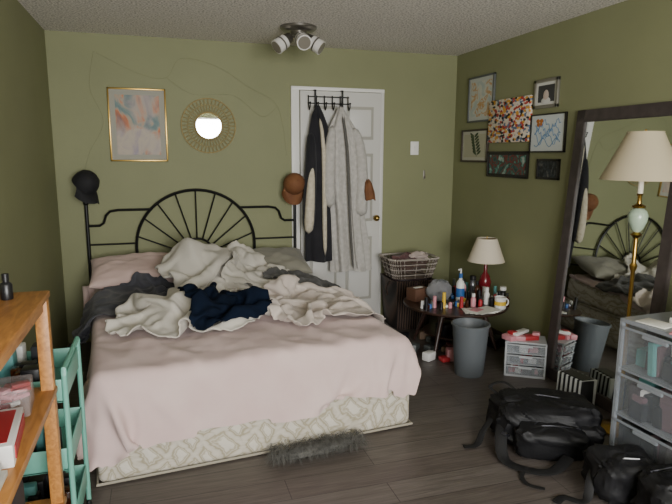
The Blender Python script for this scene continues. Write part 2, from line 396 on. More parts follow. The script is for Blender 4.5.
def mound(cx,cy,rx,ry,hh):
    for i in range(GN[0]):
        for j in range(GN[1]):
            x=gx0+(i+.5)*gs;y=gy0+(j+.5)*gs;d=((x-cx)/rx)**2+((y-cy)/ry)**2
            if d<4: HF[i,j]=max(HF[i,j],.52+hh*math.exp(-d*1.2))
layer('gray_blanket',-.17,3.90,1.10,.60,.25,.72,gray,seed=1.3,edge=.28)
mound(.22,4.20,.28,.3,.33)
layer('duvet',.38,4.14,.80,.78,.35,.62,offw,off=.02,h=.022,seed=5.7,kb=.25,kb4=.2,amp=.1,solid=.02,rd=.06,rsc=3.2,z0=1.1)
layer('duvet_corner_blanket',.77,4.02,.62,.42,.0,.62,offw,off=.015,seed=15.7,kb=.2,kb4=.1,amp=.08,rd=.04)
layer('gray_throw',1.0,3.98,.50,.36,.1,.62,cloth('slate_throw','#5c5b5a','#4e4d4c'),seed=9.3,rd=.04)
mound(.12,3.38,.24,.2,.14)
layer('white_blanket',.14,3.36,.74,.56,-.2,.62,offw,off=.015,seed=3.1,kb=.2,kb4=.12,amp=.08,solid=.01,rd=.045,edge=.15)
layer('cream_sheet',.90,3.44,1.0,.68,.12,.66,oat,off=.012,seed=7.7,rd=.035)
layer('navy_fleece_blanket',.33,3.27,.41,.40,.2,.56,navy,off=.014,seed=2.2,rd=.05,rsc=6)
# headboard
b=B('headboard');yh=4.79
for x in (-.54,1.12): b.cyl((x,yh,0),(x,yh,1.12),.014,.014,black);b.ell((x,yh,1.13),(.022,.022,.022),black,n=12)
cx,cz=.29,.77
b.tube(arc((cx,yh,cz),.475,0,pi,36,'xz',.45),.012,black)
b.tube([(cx-.475,yh,cz),(cx-.475,yh,.5)],.012,black);b.tube([(cx+.475,yh,cz),(cx+.475,yh,.5)],.012,black)
b.tube([(-.54,yh,.62),(1.12,yh,.62)],.010,black)
b.tube(arc((cx,yh,cz-.08),.13,0,pi,16,'xz'),.009,black)
for i in range(9):
    a=pi*(.06+.88*i/8);c0=(cx+.13*math.cos(a),yh,cz-.08+.13*math.sin(a));c1=(cx+.472*math.cos(a),yh,cz+.448*math.sin(a));b.tube([c0,c1],.006,black)
for sg in (-1,1):
    X=lambda d:cx+sg*d
    b.tube([(X(.83),yh,.95),(X(.74),yh,.95),(X(.71),yh,.97),(X(.69),yh,1.03),(X(.66),yh,1.06),(X(.60),yh,1.07),(X(.36),yh,1.07)],.010,black)
    b.tube([(X(.83),yh,.80),(X(.47),yh,.80)],.007,black)
b.done(parent=bed)
cap('baseball_cap',(-.535,4.70,1.27),MAT('black_cap','#151518',.8),(.75,.1,.9),.095)
cap('baseball_cap',(1.09,4.70,1.26),tan,(1.25,0,.1),.09)
b=B('knit_beanie') ;garment(b,[(1.30,1.71,4.57,.01,.01),(1.27,1.71,4.56,.03,.03),(1.2,1.72,4.56,.045,.035),(1.13,1.73,4.56,.045,.03)],tan,4,.1);b.done(sub=1)
# ------------------------------------------------------------ wall art
gold=MAT('gold_frame','#b3924c',.3,.9);blackf=MAT('black_frame','#16130f',.35);silver=MAT('silver_frame','#9a968c',.35,.7);paper=MAT('paper_white','#d9d8d0',.8);dgray=MAT('gray_frame','#565a58',.5)
def art_noise(name,stops,scale,dist=1.5,det=6,const=False,vs_=(1,1,1)):
    s=NT(name).set(.5);n=s.noise(scale,det,dist,s.co(vs_));s.base(s.ramp(n.outputs[0],stops,const));return s.m
def frame_back(name,x0,x1,z0,z1,w,fm,mat,matw=0,th=.02):
    b=B(name);y1=YB-.001
    b.bx(x0,x1,y1-th,y1,z1-w,z1,fm,.002);b.bx(x0,x1,y1-th,y1,z0,z0+w,fm,.002);b.bx(x0,x0+w,y1-th,y1,z0,z1,fm,.002);b.bx(x1-w,x1,y1-th,y1,z0,z1,fm,.002)
    if matw: b.bx(x0+w*.5,x1-w*.5,y1-th*.5,y1,z0+w*.5,z1-w*.5,MAT('gray_mat','#9d9b8e',.8))
    q=w+matw;b.bx(x0+q,x1-q,y1-th*.5-.002,y1-th*.4,z0+q,z1-q,mat);return b
# painted abstract: warm / teal / plum patches on a beige wash
s=NT('abstract_art').set(.5)
n1=s.noise(5,9,.8,s.co((1.3,1,.8)));n2=s.noise(2.6,5,.6,s.co((1,1,1)))
ca=s.ramp(n1.outputs[0],[(.3,C('#2d4850')),(.42,C('#5c7571')),(.48,C('#9b8a72')),(.53,C('#b4622a')),(.58,C('#8a4a28')),(.7,C('#30262c'))])
cb2=s.ramp(n1.outputs[0],[(.3,C('#6f6470')),(.45,C('#9c8f86')),(.55,C('#a89a88')),(.7,C('#857a86'))])
mxa=s.n('MixRGB');s.l(s.ramp(n2.outputs[0],[(.44,(0,0,0,1)),(.54,(1,1,1,1))]),mxa.inputs[0]);s.l(ca,mxa.inputs[1]);s.l(cb2,mxa.inputs[2]);s.base(mxa.outputs[0])
frame_back('framed_abstract_print',-.34,.09,1.45,2.01,.012,gold,s.m,.04).done()
def frame_right(name,y0,y1,z0,z1,w,fm,mat,matw=0,th=.02,bk=paper):
    b=B(name);x1=XR-.001;y0,y1=min(y0,y1),max(y0,y1)
    if w:
        b.bx(x1-th,x1,y0,y1,z1-w,z1,fm,.002);b.bx(x1-th,x1,y0,y1,z0,z0+w,fm,.002);b.bx(x1-th,x1,y0,y0+w,z0,z1,fm,.002);b.bx(x1-th,x1,y1-w,y1,z0,z1,fm,.002)
    if matw: b.bx(x1-th*.5,x1,y0+w*.5,y1-w*.5,z0+w*.5,z1-w*.5,bk)
    q=w+matw;b.bx(x1-th*.5-.002,x1-th*.3,y0+q,y1-q,z0+q,z1-q,mat);return b
frame_right('framed_floral_print',4.57,4.17,1.79,2.17,.014,dgray,art_noise('floral',[(.4,C('#a9b3ae')),(.5,C('#c3c4b6')),(.58,C('#b98a4a')),(.64,C('#b8bdb4'))],12,.6,3),.03,bk=MAT('pale_mat','#b9bcb4',.8)).done()
s=NT('mosaic_art').set(.5);v=s.n('TexVoronoi');v.inputs['Scale'].default_value=38;s.l(s.co((1,1,1.6)),v.inputs['Vector']);sx=s.n('SeparateColor');s.l(v.outputs['Color'],sx.inputs[0])
s.base(s.ramp(sx.outputs[0],[(0,C('#d8cfc0')),(.28,C('#b0392c')),(.45,C('#1d1a1c')),(.58,C('#d49a35')),(.72,C('#d8c4b4')),(.86,C('#5a6f8c'))],True))
b=B('mosaic_canvas');b.bx(XR-.024,XR-.001,3.67,4.22,1.61,1.945,s.m,.002);b.done()
b=frame_right('framed_portrait_photo',3.64,3.38,1.84,2.04,.022,silver,MAT('photo_bg','#3b3a3c',.4),.02)
b.ell((XR-.014,3.51,1.925),(.002,.03,.04),MAT('photo_skin','#c9b7ab',.6),n=14);b.ell((XR-.0135,3.51,1.89),(.002,.05,.025),MAT('photo_shirt','#d6d4d0',.6),n=14);b.done()
b=frame_right('framed_line_art',3.66,3.28,1.53,1.80,.010,blackf,MAT('art_paper','#cfd4d2',.6),.0)
blue=MAT('blue_ink','#5f86ab',.6);ora=MAT('orange_ink','#b9702d',.6)
for k in range(5):
    b.tube([(XR-.014,3.33+.28*t/20,1.60+.15*k/5+.03*math.sin(t*.6+k*1.7)+.02*math.sin(t*1.1*k)) for t in range(21)],.0022,blue,5)
for dy,dz in ((-.02,.012),(.02,.012),(-.013,-.014),(.013,-.014)): b.ell((XR-.0135,3.56+dy,1.74+dz),(.002,.02,.015),ora,n=10)
b.done()
b=frame_right('framed_leaf_print',4.66,4.23,1.45,1.73,.016,MAT('dark_wood_frame','#3a3128',.4),MAT('leaf_paper','#a9a78f',.7),.025,bk=MAT('leaf_mat','#b5b4a4',.8))
leaf=MAT('leaf_ink','#3c4a30',.7);b.tube([(XR-.014,4.40,1.50),(XR-.014,4.44,1.60),(XR-.014,4.46,1.68)],.003,leaf,6)
for i in range(7):
    t=i/6;y_=4.40+.05*t;z_=1.52+.15*t
    for sg in (-1,1): b.ell((XR-.0135,y_+sg*.035,z_+.012),(.002,.034,.011),leaf,(sg*.5,0,0),n=10)
b.done()
s_=art_noise('street_photo',[(.3,C('#141a1c')),(.42,C('#2f5a55')),(.48,C('#7a2a24')),(.54,C('#2d3a35')),(.58,C('#3f7d70')),(.7,C('#a9aea6'))],16,.2,3)
frame_right('framed_street_photo',4.22,3.67,1.335,1.54,.016,blackf,s_,.012,bk=blackf).done()
frame_right('framed_night_photo',3.56,3.32,1.34,1.485,.016,blackf,art_noise('night_photo',[(.4,C('#101214')),(.55,C('#2b3236')),(.7,C('#6b6a62'))],20),.0).done()
# sunburst mirror
b=B('sunburst_mirror');rat=MAT('rattan_gold','#a08a58',.6);mir=MAT('mirror_glass','#e8ecea',.02,1)
c=(.415,YB-.018,1.735)
for i in range(40):
    a=2*pi*i/40;a2=a+.157
    b.tube([(c[0]+.1*math.cos(a),c[1],c[2]+.1*math.sin(a)),(c[0]+.212*math.cos(a2),c[1],c[2]+.212*math.sin(a2))],.0014,rat,4)
    b.tube([(c[0]+.1*math.cos(a),c[1]-.003,c[2]+.1*math.sin(a)),(c[0]+.212*math.cos(a-.157),c[1]-.003,c[2]+.212*math.sin(a-.157))],.0014,rat,4)
for r,t in ((.215,.004),(.165,.002),(.105,.007)): b.tube(arc(c,r,0,2*pi*47/48,47,'xz'),t,rat,6,closed=True)
b.cyl((c[0],YB-.004,c[2]),(c[0],c[1]-.004,c[2]),.1,.1,mir,40);b.done()
b=B('light_switch');b.bx(2.21,2.29,YB-.008,YB-.0005,1.51,1.63,white,.003);b.bx(2.243,2.257,YB-.016,YB-.006,1.56,1.585,white,.002);b.done()
b=B('wall_hook');b.bx(2.345,2.365,YB-.006,YB-.0005,1.29,1.37,silver,.002);b.tube([(2.355,YB-.005,1.32),(2.355,YB-.025,1.30),(2.355,YB-.03,1.325)],.004,silver,6);b.done()
wire=MAT('copper_wire','#6c6a49',.5)
def smooth(pts,n=8):
    out=[];P=[Vector(p) for p in pts]
    for i in range(len(P)-1):
        p0=P[max(i-1,0)];p1=P[i];p2=P[i+1];p3=P[min(i+2,len(P)-1)]
        for k in range(n):
            t=k/n;out.append(.5*((2*p1)+(-p0+p2)*t+(2*p0-5*p1+4*p2-p3)*t*t+(-p0+3*p1-3*p2+p3)*t**3))
    out.append(P[-1]);return out
b=B('string_light_wire');yw_=YB-.002
for pl in ([(-.42,2.27),(-.46,2.0),(-.38,1.75),(-.5,1.5),(-.56,1.25)],[(-.42,2.27),(-.1,2.12),(.1,2.1),(.22,2.25),(.5,2.2),(.75,2.05),(.95,1.95),(1.02,1.8),(1.06,1.5)],[(.1,2.1),(.3,1.98),(.62,1.98),(.85,1.82),(.98,1.9)]):
    b.tube(smooth([(x,yw_,z) for x,z in pl]),.0008,wire,5)
b.done()
# ------------------------------------------------------------ ceiling light
b=B('ceiling_spotlight');nick=MAT('brushed_nickel','#8b8780',.3,.9);wp=MAT('white_shade','#d8d5ce',.4);glow=MAT('bulb_glass','#7c776c',.2)
cx,cy=1.0,4.12
b.lathe([(0,2.399),(.13,2.399),(.13,2.385),(.115,2.372),(.06,2.366),(.05,2.34),(0,2.34)],(cx,cy,0),nick,36)
for a,tl in ((pi*.95,.75),(pi*1.5,.55),(pi*1.95,.8)):
    d=Vector((math.cos(a),math.sin(a)*1.0,0));p=Vector((cx,cy,2.33));q=p+d*.095+Vector((0,0,-.03))
    b.tube([p,p+d*.05+Vector((0,0,.0)),q],.008,nick,8)
    ax=(d*.8+Vector((0,-.35,-.6))).normalized()
    b.cyl(q-ax*.05,q+ax*.005,.035,.045,nick,20);b.cyl(q+ax*.0,q+ax*.085,.048,.052,wp,24);b.cyl(q+ax*.08,q+ax*.088,.044,.044,glow,24);b.cyl(q+ax*.03,q+ax*.04,.053,.053,nick,24)
b.done()
# ------------------------------------------------------------ mirror (leaning)
b=B('leaning_floor_mirror');fr=MAT('espresso_frame','#3d3634',.45,var=(20,'#4a4240'))
y0m,y1m=2.30,3.16;hm=1.80;fw=.075;lean=math.asin(.13/hm)
Mm=Matrix.Translation((2.515,0,.0))@Euler((0,lean,0)).to_matrix().to_4x4()
def mb(x0,x1,y0,y1,z0,z1,m,bev=.003):
    t=bmesh.new();bmesh.ops.create_cube(t,size=1);bmesh.ops.scale(t,vec=(x1-x0,y1-y0,z1-z0),verts=t.verts)
    if bev: bmesh.ops.bevel(t,geom=t.edges[:],offset=bev,segments=2,affect='EDGES')
    bmesh.ops.translate(t,vec=((x0+x1)/2,(y0+y1)/2,(z0+z1)/2),verts=t.verts);b.add(t,m,Mm)
mb(-.018,.012,y0m,y0m+fw,0.002,hm,fr);mb(-.018,.012,y1m-fw,y1m,0.002,hm,fr);mb(-.018,.012,y0m,y1m,hm-fw,hm,fr);mb(-.018,.012,y0m,y1m,.002,fw,fr)
mb(-.004,.008,y0m+.02,y1m-.02,.02,hm-.02,mir,0);b.done()
# ------------------------------------------------------------ brass lamp
b=B('floor_lamp');brass=MAT('brass','#b08d45',.28,1);shade=MAT('lampshade_fabric','#b5a98e',.85,bump=(200,.2,.002));jade=MAT('jade_ceramic','#a5b8a2',.25)
lx,ly=2.39,2.36
b.lathe([(0,0),(.105,0),(.108,.012),(.09,.022),(.04,.03),(.02,.05),(.016,.07),(.012,.1),(.0105,.3),(.016,.31),(.0105,.32),(.0105,.9),(.018,.92),(.02,.935),(.011,.95),(.0105,1.08),(.02,1.09),(.03,1.10),(.012,1.115)],(lx,ly,0),brass,28)
b.lathe([(.012,1.11),(.03,1.13),(.046,1.17),(.05,1.20),(.04,1.225),(.02,1.24),(.012,1.245)],(lx,ly,0),jade,28)
b.lathe([(.03,1.24),(.034,1.25),(.012,1.262),(.010,1.30),(.016,1.31),(.01,1.32)],(lx,ly,0),brass,24)
b.lathe([(.014,1.315),(.014,1.38),(0,1.385)],(lx,ly,0),MAT('candle_sleeve','#e3dcc6',.6),16)
b.lathe([(.20,1.385),(.198,1.39),(.085,1.625),(.088,1.63),(.084,1.63),(.194,1.386),(.20,1.385)],(lx,ly,0),shade,48)
b.tube([(lx,ly,1.38),(lx,ly,1.63)],.004,brass,6);b.tube([(lx-.085,ly,1.615),(lx+.085,ly,1.615)],.003,brass,6);b.tube([(lx,ly-.085,1.615),(lx,ly+.085,1.615)],.003,brass,6);b.ell((lx,ly,1.635),(.007,.007,.008),brass,n=10)
b.done()
# ------------------------------------------------------------ side table + items
tz=.37;tcx,tcy=2.19,3.87
wood=MAT('dark_walnut','#2b1c17',.35,var=(8,'#3a2720'))
b=B('round_side_table');b.lathe([(0,tz-.025),(.37,tz-.025),(.4,tz-.018),(.405,tz-.008),(.4,tz),(0,tz)],(tcx,tcy,0),wood,56)
for a in (pi*.25,pi*.75,pi*1.2,pi*1.8):
    b.tube([(tcx+.2*math.cos(a),tcy+.2*math.sin(a),tz-.02),(tcx+.27*math.cos(a),tcy+.27*math.sin(a),.18),(tcx+.33*math.cos(a),tcy+.33*math.sin(a),0.012)],[.022,.018,.012],wood,10)
b.lathe([(.0,.13),(.24,.13),(.24,.142),(0,.142)],(tcx,tcy,0),wood,40);b.done()
b=B('table_lamp');red=MAT('red_glass','#6e1520',.2);ox,oy=2.495,3.94;cs=MAT('cream_shade','#d3c8b4',.85,bump=(200,.2,.002))
b.lathe([(0,tz),(.06,tz),(.06,tz+.012),(.03,tz+.02),(.028,tz+.05),(.045,tz+.09),(.05,tz+.13),(.035,tz+.18),(.015,tz+.21),(.012,tz+.3)],(ox,oy,0),red,28)
b.lathe([(.148,tz+.30),(.145,tz+.305),(.08,tz+.485),(.076,tz+.485),(.143,tz+.301),(.148,tz+.30)],(ox,oy,0),cs,44);b.tube([(ox,oy,tz+.3),(ox,oy,tz+.5)],.004,brass,6);b.tube([(ox-.078,oy,tz+.48),(ox+.078,oy,tz+.48)],.003,brass,6);b.done()
def bottle(name,x,y,z,r,hh,mat,capm,neck=.4,ch=.03):
    b=B(name);b.lathe([(0,z),(r*.95,z),(r,z+.005),(r,z+hh*.7),(r*.8,z+hh*.78),(r*neck,z+hh*.84),(r*neck,z+hh)],(x,y,0),mat,20)
    b.lathe([(r*neck*1.15,z+hh*.9),(r*neck*1.15,z+hh+ch*.5),(0,z+hh+ch*.5)],(x,y,0),capm,16);return b
wpl=MAT('white_plastic','#dcdcd8',.35);bpl=MAT('blue_plastic','#2c5d9a',.35);blk=MAT('black_plastic','#17171a',.35);amb=MAT('amber_glass','#3c1f10',.15);pnk=MAT('pink_plastic','#c98a92',.4);yel=MAT('yellow_glaze','#d8b33c',.3);redp=MAT('red_print','#a3262c',.5);teal_s=MAT('teal_print','#5d9a98',.5)
b=bottle('lotion_pump_bottle',2.215,3.84,tz,.033,.22,wpl,bpl);b.tube([(2.215,3.84,tz+.22),(2.215,3.84,tz+.27),(2.185,3.82,tz+.268)],.007,wpl,8);b.cyl((2.215,3.84,tz+.05),(2.215,3.84,tz+.12),.0338,.0338,bpl,20);b.done()
bottle('perfume_bottle',2.28,3.78,tz,.024,.13,blk,blk).done();bottle('dark_bottle',2.34,3.80,tz,.022,.16,amb,blk).done()
bottle('nail_polish_bottle',2.30,3.68,tz,.016,.07,redp,blk).done();bottle('white_bottle',2.39,3.74,tz,.022,.12,wpl,wpl,.6).done();bottle('pink_bottle',2.25,3.70,tz,.02,.09,pnk,wpl,.6).done()
bottle('deodorant_stick',2.52,3.72,tz,.024,.12,blk,wpl,.9).done();bottle('amber_bottle',2.5,3.63,tz,.018,.09,amb,blk).done()
bottle('tall_spray_can',2.36,3.90,tz,.024,.18,MAT('silver_can','#9a9ca0',.3,.8),blk,.9).done();bottle('hair_oil_bottle',2.29,3.92,tz,.022,.15,pnk,blk,.5).done();bottle('black_jar',2.40,3.68,tz,.022,.05,blk,blk,.9).done()
b=B('coffee_mug');b.lathe([(0,tz),(.038,tz),(.042,tz+.004),(.043,tz+.09),(.039,tz+.09),(.037,tz+.008),(0,tz+.006)],(2.42,3.60,0),wpl,28);b.tube(arc((2.462,3.60,tz+.045),.028,-pi/2,pi/2,10,'xz'),.006,wpl,8);b.cyl((2.42,3.60,tz+.03),(2.42,3.60,tz+.06),.0438,.0438,yel,28);b.done()
b=B('paper_stack');
for i in range(4): b.box((2.22+i*.012,3.58-.01*i,tz+.004+.003*i),(.22,.14,.003),paper,(0,0,.2*i-.3))
b.box((2.2,3.57,tz+.016),(.1,.07,.002),pnk,(0,0,.5));b.done()
b=B('toiletry_bag');b.ell((2.08,3.93,tz+.085),(.105,.075,.085),cloth('gray_bag','#7f7f80','#6f6f72'),nz=.25);b.tube(arc((2.08,3.9,tz+.13),.05,0,pi,10,'xz'),.006,dgray,8);b.done()
b=B('tissue_box');b.box((1.94,4.02,tz+.05),(.15,.11,.1),MAT('brown_box','#5d4030',.6),(0,0,.3),.004);b.box((1.94,4.02,tz+.101),(.08,.03,.003),paper,(0,0,.3));b.done()
b=B('makeup_clutter')
cols=[wpl,pnk,blk,redp,teal_s,yel,amb,bpl,dgray,wpl,blk,blk]
named=[(2.215,3.84),(2.28,3.78),(2.34,3.80),(2.30,3.68),(2.39,3.74),(2.25,3.70),(2.52,3.72),(2.5,3.63),(2.36,3.90),(2.29,3.92),(2.40,3.68),(2.42,3.60)]
for i in range(190):
    a=random.uniform(0,2*pi);r=random.uniform(.03,.37);x=tcx+r*math.cos(a);y=tcy+r*math.sin(a)
    if (y>3.85 and x>2.4) or (x<2.22 and y>3.78) or (y<3.68 and x<2.36): continue
    if min(math.hypot(x-p[0],y-p[1]) for p in named)<.045: continue
    k=random.random();m=random.choice(cols)
    if k<.2: L=.05;th=random.uniform(0,pi);b.cyl((x-L/2*math.cos(th),y-L/2*math.sin(th),tz+.011),(x+L/2*math.cos(th),y+L/2*math.sin(th),tz+.011),.010,.010,m,12)
    elif k<.5: b.box((x,y,tz+.015),(random.uniform(.02,.04),random.uniform(.02,.035),.03),m,(0,0,a),.003)
    else: b.cyl((x,y,tz),(x,y,tz+random.uniform(.03,.12)),.015,.013,m,16)
b.done()
b=B('floor_clutter')
random.seed(21)
tb=MAT('tan_box','#7a6450',.7)
for i in range(36):
    a=random.uniform(0,2*pi);r=random.uniform(.02,.40);x=tcx-.02+r*math.cos(a);y=tcy-.02+r*math.sin(a)
    if math.hypot(x-2.045,y-3.36)<.2 or y>4.25 or x>2.58 or (x>2.3 and y<3.52): continue
    hh=random.uniform(.03,.1);b.box((x,y,hh/2+.002),(random.uniform(.06,.14),random.uniform(.05,.11),hh),random.choice([blk,blk,pnk,wpl,redp,tb,dgray,paper]),(0,0,random.uniform(0,3)),.008)
for (x,y,sx_,sy_,sz_,m,rz) in ((2.08,3.80,.14,.1,.09,blk,.3),(2.3,3.85,.14,.1,.09,pnk,-.3),(2.2,3.98,.16,.1,.08,tb,.1)): b.box((x,y,.142+sz_/2),(sx_,sy_,sz_),m,(0,0,rz),.01)
b.done()
# hamper + woven basket
s=NT('dark_wicker').set(.6);wv=s.n('TexWave');wv.inputs['Scale'].default_value=14;s.l(s.co((1,1,3)),wv.inputs[0]);s.base(s.ramp(wv.outputs[1],[(.2,C('#1d1613')),(.8,C('#4d3c32'))]));s.bump(wv.outputs[1],.8,.01);wick=s.m
hx,hy=2.09,4.56
def rsq(a,z): return 1/max(abs(math.cos(a)),abs(math.sin(a)))**.8
b=B('laundry_hamper');b.lathe([(0,.0),(.16,.0),(.19,.42),(.195,.44),(.18,.44),(.15,.03),(0,.03)],(hx,hy,0),wick,48,f=rsq)
b.ell((hx,hy,.40),(.17,.17,.05),cloth('laundry_dark','#3a2b2d','#574045'),nz=.4);b.tube([(hx-.21,hy-.05,.3),(hx-.23,hy-.07,.38),(hx-.21,hy-.1,.43)],.01,wick);b.done()
b=B('woven_basket');wm=MAT('pale_wicker','#a39a90',.6);wm2=MAT('brown_wicker','#54473c',.6)
def sq(a): return math.copysign(abs(math.cos(a))**.4,math.cos(a)),math.copysign(abs(math.sin(a))**.4,math.sin(a))
for r_ in range(12):
    k=.82+.22*r_/11;z=.455+.17*r_/11;pts=[]
    for i_,a in enumerate(np.linspace(0,2*pi,64,endpoint=False)):
        u,v=sq(a);o_=.006*(1 if (i_+r_)%2 else -1);pts.append((hx+(.22*k+o_)*u,hy-.03+(.165*k+o_)*v,z))
    b.tube(pts,.004 if r_<11 else .008,wm if r_%3==2 else wm2,5,closed=True)
for a in np.linspace(0,2*pi,32,endpoint=False):
    u,v=sq(a);b.tube([(hx+.22*.82*u,hy-.03+.165*.82*v,.455),(hx+.22*1.04*u,hy-.03+.165*1.04*v,.625)],.0035,wm,5)
b.box((hx,hy-.03,.458),(.34,.26,.006),wm2)
b.ell((hx-.02,hy-.03,.57),(.17,.12,.08),cloth('basket_cloth','#3d2a2c','#7a5a58',14),nz=.5);b.ell((hx+.07,hy-.06,.62),(.09,.06,.05),cloth('basket_light','#b9aaa2'),nz=.5)
b.done()
b=B('trash_can');tm=MAT('gray_plastic','#5b6064',.5)
b.lathe([(0,0),(.095,0),(.1,.01),(.124,.35),(.132,.352),(.133,.365),(.124,.368),(.118,.36),(.094,.02),(0,.018)],(2.02,3.34,0),tm,40);b.done()
def drawers(name,o,rz,w,d,hh,nd,items,rim=.006,al=.42,framec='#b9bcc0',cc='#cfd6dc',ni=7,tall=.75):
    b=B(name);fm=MAT(name+'_frame',framec,.35,alpha=1);cl=MAT(name+'_clear',cc,.15,alpha=al)
    Mx=Matrix.Translation(o)@Euler((0,0,rz)).to_matrix().to_4x4()
    def q(x0,x1,y0,y1,z0,z1,m,bev=0,r=0):
        t=bmesh.new();bmesh.ops.create_cube(t,size=1);bmesh.ops.scale(t,vec=(x1-x0,y1-y0,z1-z0),verts=t.verts)
        if bev: bmesh.ops.bevel(t,geom=t.edges[:],offset=bev,segments=2,affect='EDGES')
        if r: bmesh.ops.rotate(t,matrix=Euler((0,r,0)).to_matrix(),verts=t.verts)
        bmesh.ops.translate(t,vec=((x0+x1)/2,(y0+y1)/2,(z0+z1)/2),verts=t.verts);b.add(t,m,Mx)
    q(0,w,0,d,hh-rim*2,hh,fm,rim*.5);q(0,w,0,d,0,rim*2,fm,rim*.5)
    q(0,rim,0.01,d,0,hh,cl);q(w-rim,w,0.01,d,0,hh,cl);q(0,w,d-rim,d,0,hh,fm)
    for x in (0,w-rim*2.2): q(x,x+rim*2.2,0,rim*2,0,hh,fm,rim*.4)
    ih=(hh-rim*4)/nd
    for k in range(nd):
        z0=rim*2+k*ih
        q(rim,w-rim,.006,d-rim,z0,z0+rim*.8,fm)
        q(rim*2.4,w-rim*2.4,-.008,.0,z0+rim*1.6,z0+ih-rim*1.2,cl,rim*.3)
        q(rim*2.4,w-rim*2.4,-.012,-.004,z0+ih-rim*2.4,z0+ih-rim*1.2,fm,rim*.3)
        q(w*.34,w*.66,-.02,-.006,z0+ih-rim*4,z0+ih-rim*2.2,fm,rim*.4)
        random.seed(k+nd*7+int(w*100))
        for i in range(ni):
            ww=w*random.uniform(.08,.25);x=random.uniform(rim*3,w-ww-rim*3);yy_=random.uniform(.012,d*.25);zz=ih*random.uniform(.3,tall)
            q(x,x+ww,yy_,yy_+d*.3,z0+rim*1.5,z0+rim+zz,random.choice(items),.004,random.uniform(-.1,.1))
    return b,Mx,q
b,Mx,q=drawers('mini_drawer_organizer',(2.235,3.235,0),-.58,.27,.19,.25,3,[wpl,pnk,blk,dgray,redp,amb],.005,.3,'#b4b7ba','#aab0b6',10);b.done()
pkgs=B('cosmetic_packages')
for (x,y,z,sx_,sy_,sz_,m,rz,rx) in ((2.33,3.25,.265,.12,.08,.03,pnk,-.6,0),(2.42,3.22,.265,.1,.07,.03,redp,-.2,0),(2.37,3.27,.29,.16,.05,.02,wpl,.4,0),(2.46,3.21,.29,.05,.05,.02,pnk,.9,0),(2.31,3.27,.292,.05,.05,.025,redp,.2,0),(2.27,3.25,.268,.05,.09,.035,pnk,.2,0)): pkgs.box((x,y,z),(sx_,sy_,sz_),m,(rx,0,rz),.004)
pkgs.done()
b,Mx,q=drawers('plastic_drawer_tower',(2.095,2.12,0),-pi/2+.06,.42,.42,.74,3,[cloth('c1','#6a4f56'),cloth('c2','#3e5468'),cloth('c3','#1d2026'),wpl,cloth('c4','#4a4145'),redp,blk,blk,teal_s],.010,.14,'#868b91','#a4abb2',22,.85);b.done()
b=B('book_pile')
for i,(sx_,sy_,sz_,m,rz) in enumerate(((.24,.2,.03,wpl,.1),(.22,.18,.025,paper,-.2),(.20,.17,.02,MAT('tan_paper','#b9a88c',.8),.3))): b.box((2.36,1.88,.757+i*.028),(sx_,sy_,sz_),m,(0,0,rz),.003)
b.done()
b=B('pink_pamphlet');b.box((2.18,1.83,.744),(.14,.1,.006),pnk,(0,0,.5),.001);b.box((2.17,1.98,.744),(.1,.14,.006),paper,(0,0,.2),.001);b.done()
b=B('small_plant')
b.lathe([(0,.74),(.03,.74),(.038,.80),(.034,.80),(0,.79)],(2.46,2.07,0),blk,20)
for i in range(14):
    a=i*2.4;b.ell((2.46+.03*math.cos(a),2.07+.03*math.sin(a),.82+.02*(i%3)),(.022,.008,.012),leaf,(0,-.6,a),n=8)
b.done()
b=B('striped_gift_bag');sx_=NT('stripes').set(.6);wv=sx_.n('TexWave');wv.inputs['Scale'].default_value=9;sx_.l(sx_.co((0,1,0)),wv.inputs[0]);wv.bands_direction='Y';sx_.base(sx_.ramp(wv.outputs[1],[(.49,C('#1a1a1c')),(.51,C('#c9cbc9'))]))
b.box((2.40,2.72,.09),(.12,.2,.18),sx_.m,(0,.05,.1),.004);b.box((2.40,2.72,.182),(.09,.17,.006),blk,(0,.05,.1));b.done()
# ------------------------------------------------------------ bags
nyl=MAT('black_nylon','#0c0c0e',.58,bump=(60,.35,.004),var=(9,'#131316'),spec=.35);strap=MAT('black_strap','#0a0a0c',.7);mark=MAT('white_mark','#c9c9cc',.6);zipm=MAT('zipper','#3a3a40',.3,.6)
def lump(b,c,r,mat,rot=(0,0,0),pw=.55,nz=.18,seed=0,n=40,rg=.0):
    G=[];Mx=Matrix.Translation(c)@Euler(rot).to_matrix().to_4x4();N=n
    for i in range(N+1):
        th=pi*i/N;row=[]
        for j in range(2*N):
            ph=pi*j/N
            sp=lambda v:math.copysign(abs(v)**pw,v)
            x=sp(math.sin(th))*sp(math.cos(ph));y=sp(math.sin(th))*sp(math.sin(ph));z=sp(math.cos(th))
            v=Vector((x,y,z));k=1+nz*noise.noise(v*1.6+Vector((seed,)*3))+rg*ridge(x+z*.7,y-z*.5,2.2,seed)
            p=Mx@Vector((x*r[0]*k,y*r[1]*k,z*r[2]*k));p.z=max(p.z,.006)
            row.append(tuple(p))
        G.append(row)
    b.grid(np.array(G),mat,cyc=True)
b=B('black_backpack')
rz=-.35
lump(b,(1.92,2.40,.11),(.26,.17,.115),nyl,(0,.05,rz),.5,.12,1,44,.12)
lump(b,(1.84,2.25,.085),(.17,.09,.08),nyl,(.25,.05,rz),.5,.1,4,28,.12)
lump(b,(2.03,2.26,.08),(.11,.09,.07),nyl,(0,.0,rz),.5,.1,7,28,.15)
lump(b,(1.82,2.46,.19),(.12,.08,.05),nyl,(0,.1,rz),.6,.1,9,24,.15)
b.tube(smooth([(1.74,2.52,.21),(1.70,2.58,.25),(1.78,2.57,.27),(1.84,2.50,.22)]),.013,strap,8,flat=.3)
b.tube(smooth([(1.70,2.42,.16),(1.62,2.34,.10),(1.58,2.24,.02),(1.64,2.13,.014),(1.74,2.08,.02),(1.86,2.12,.05)]),.03,strap,10,flat=.2)
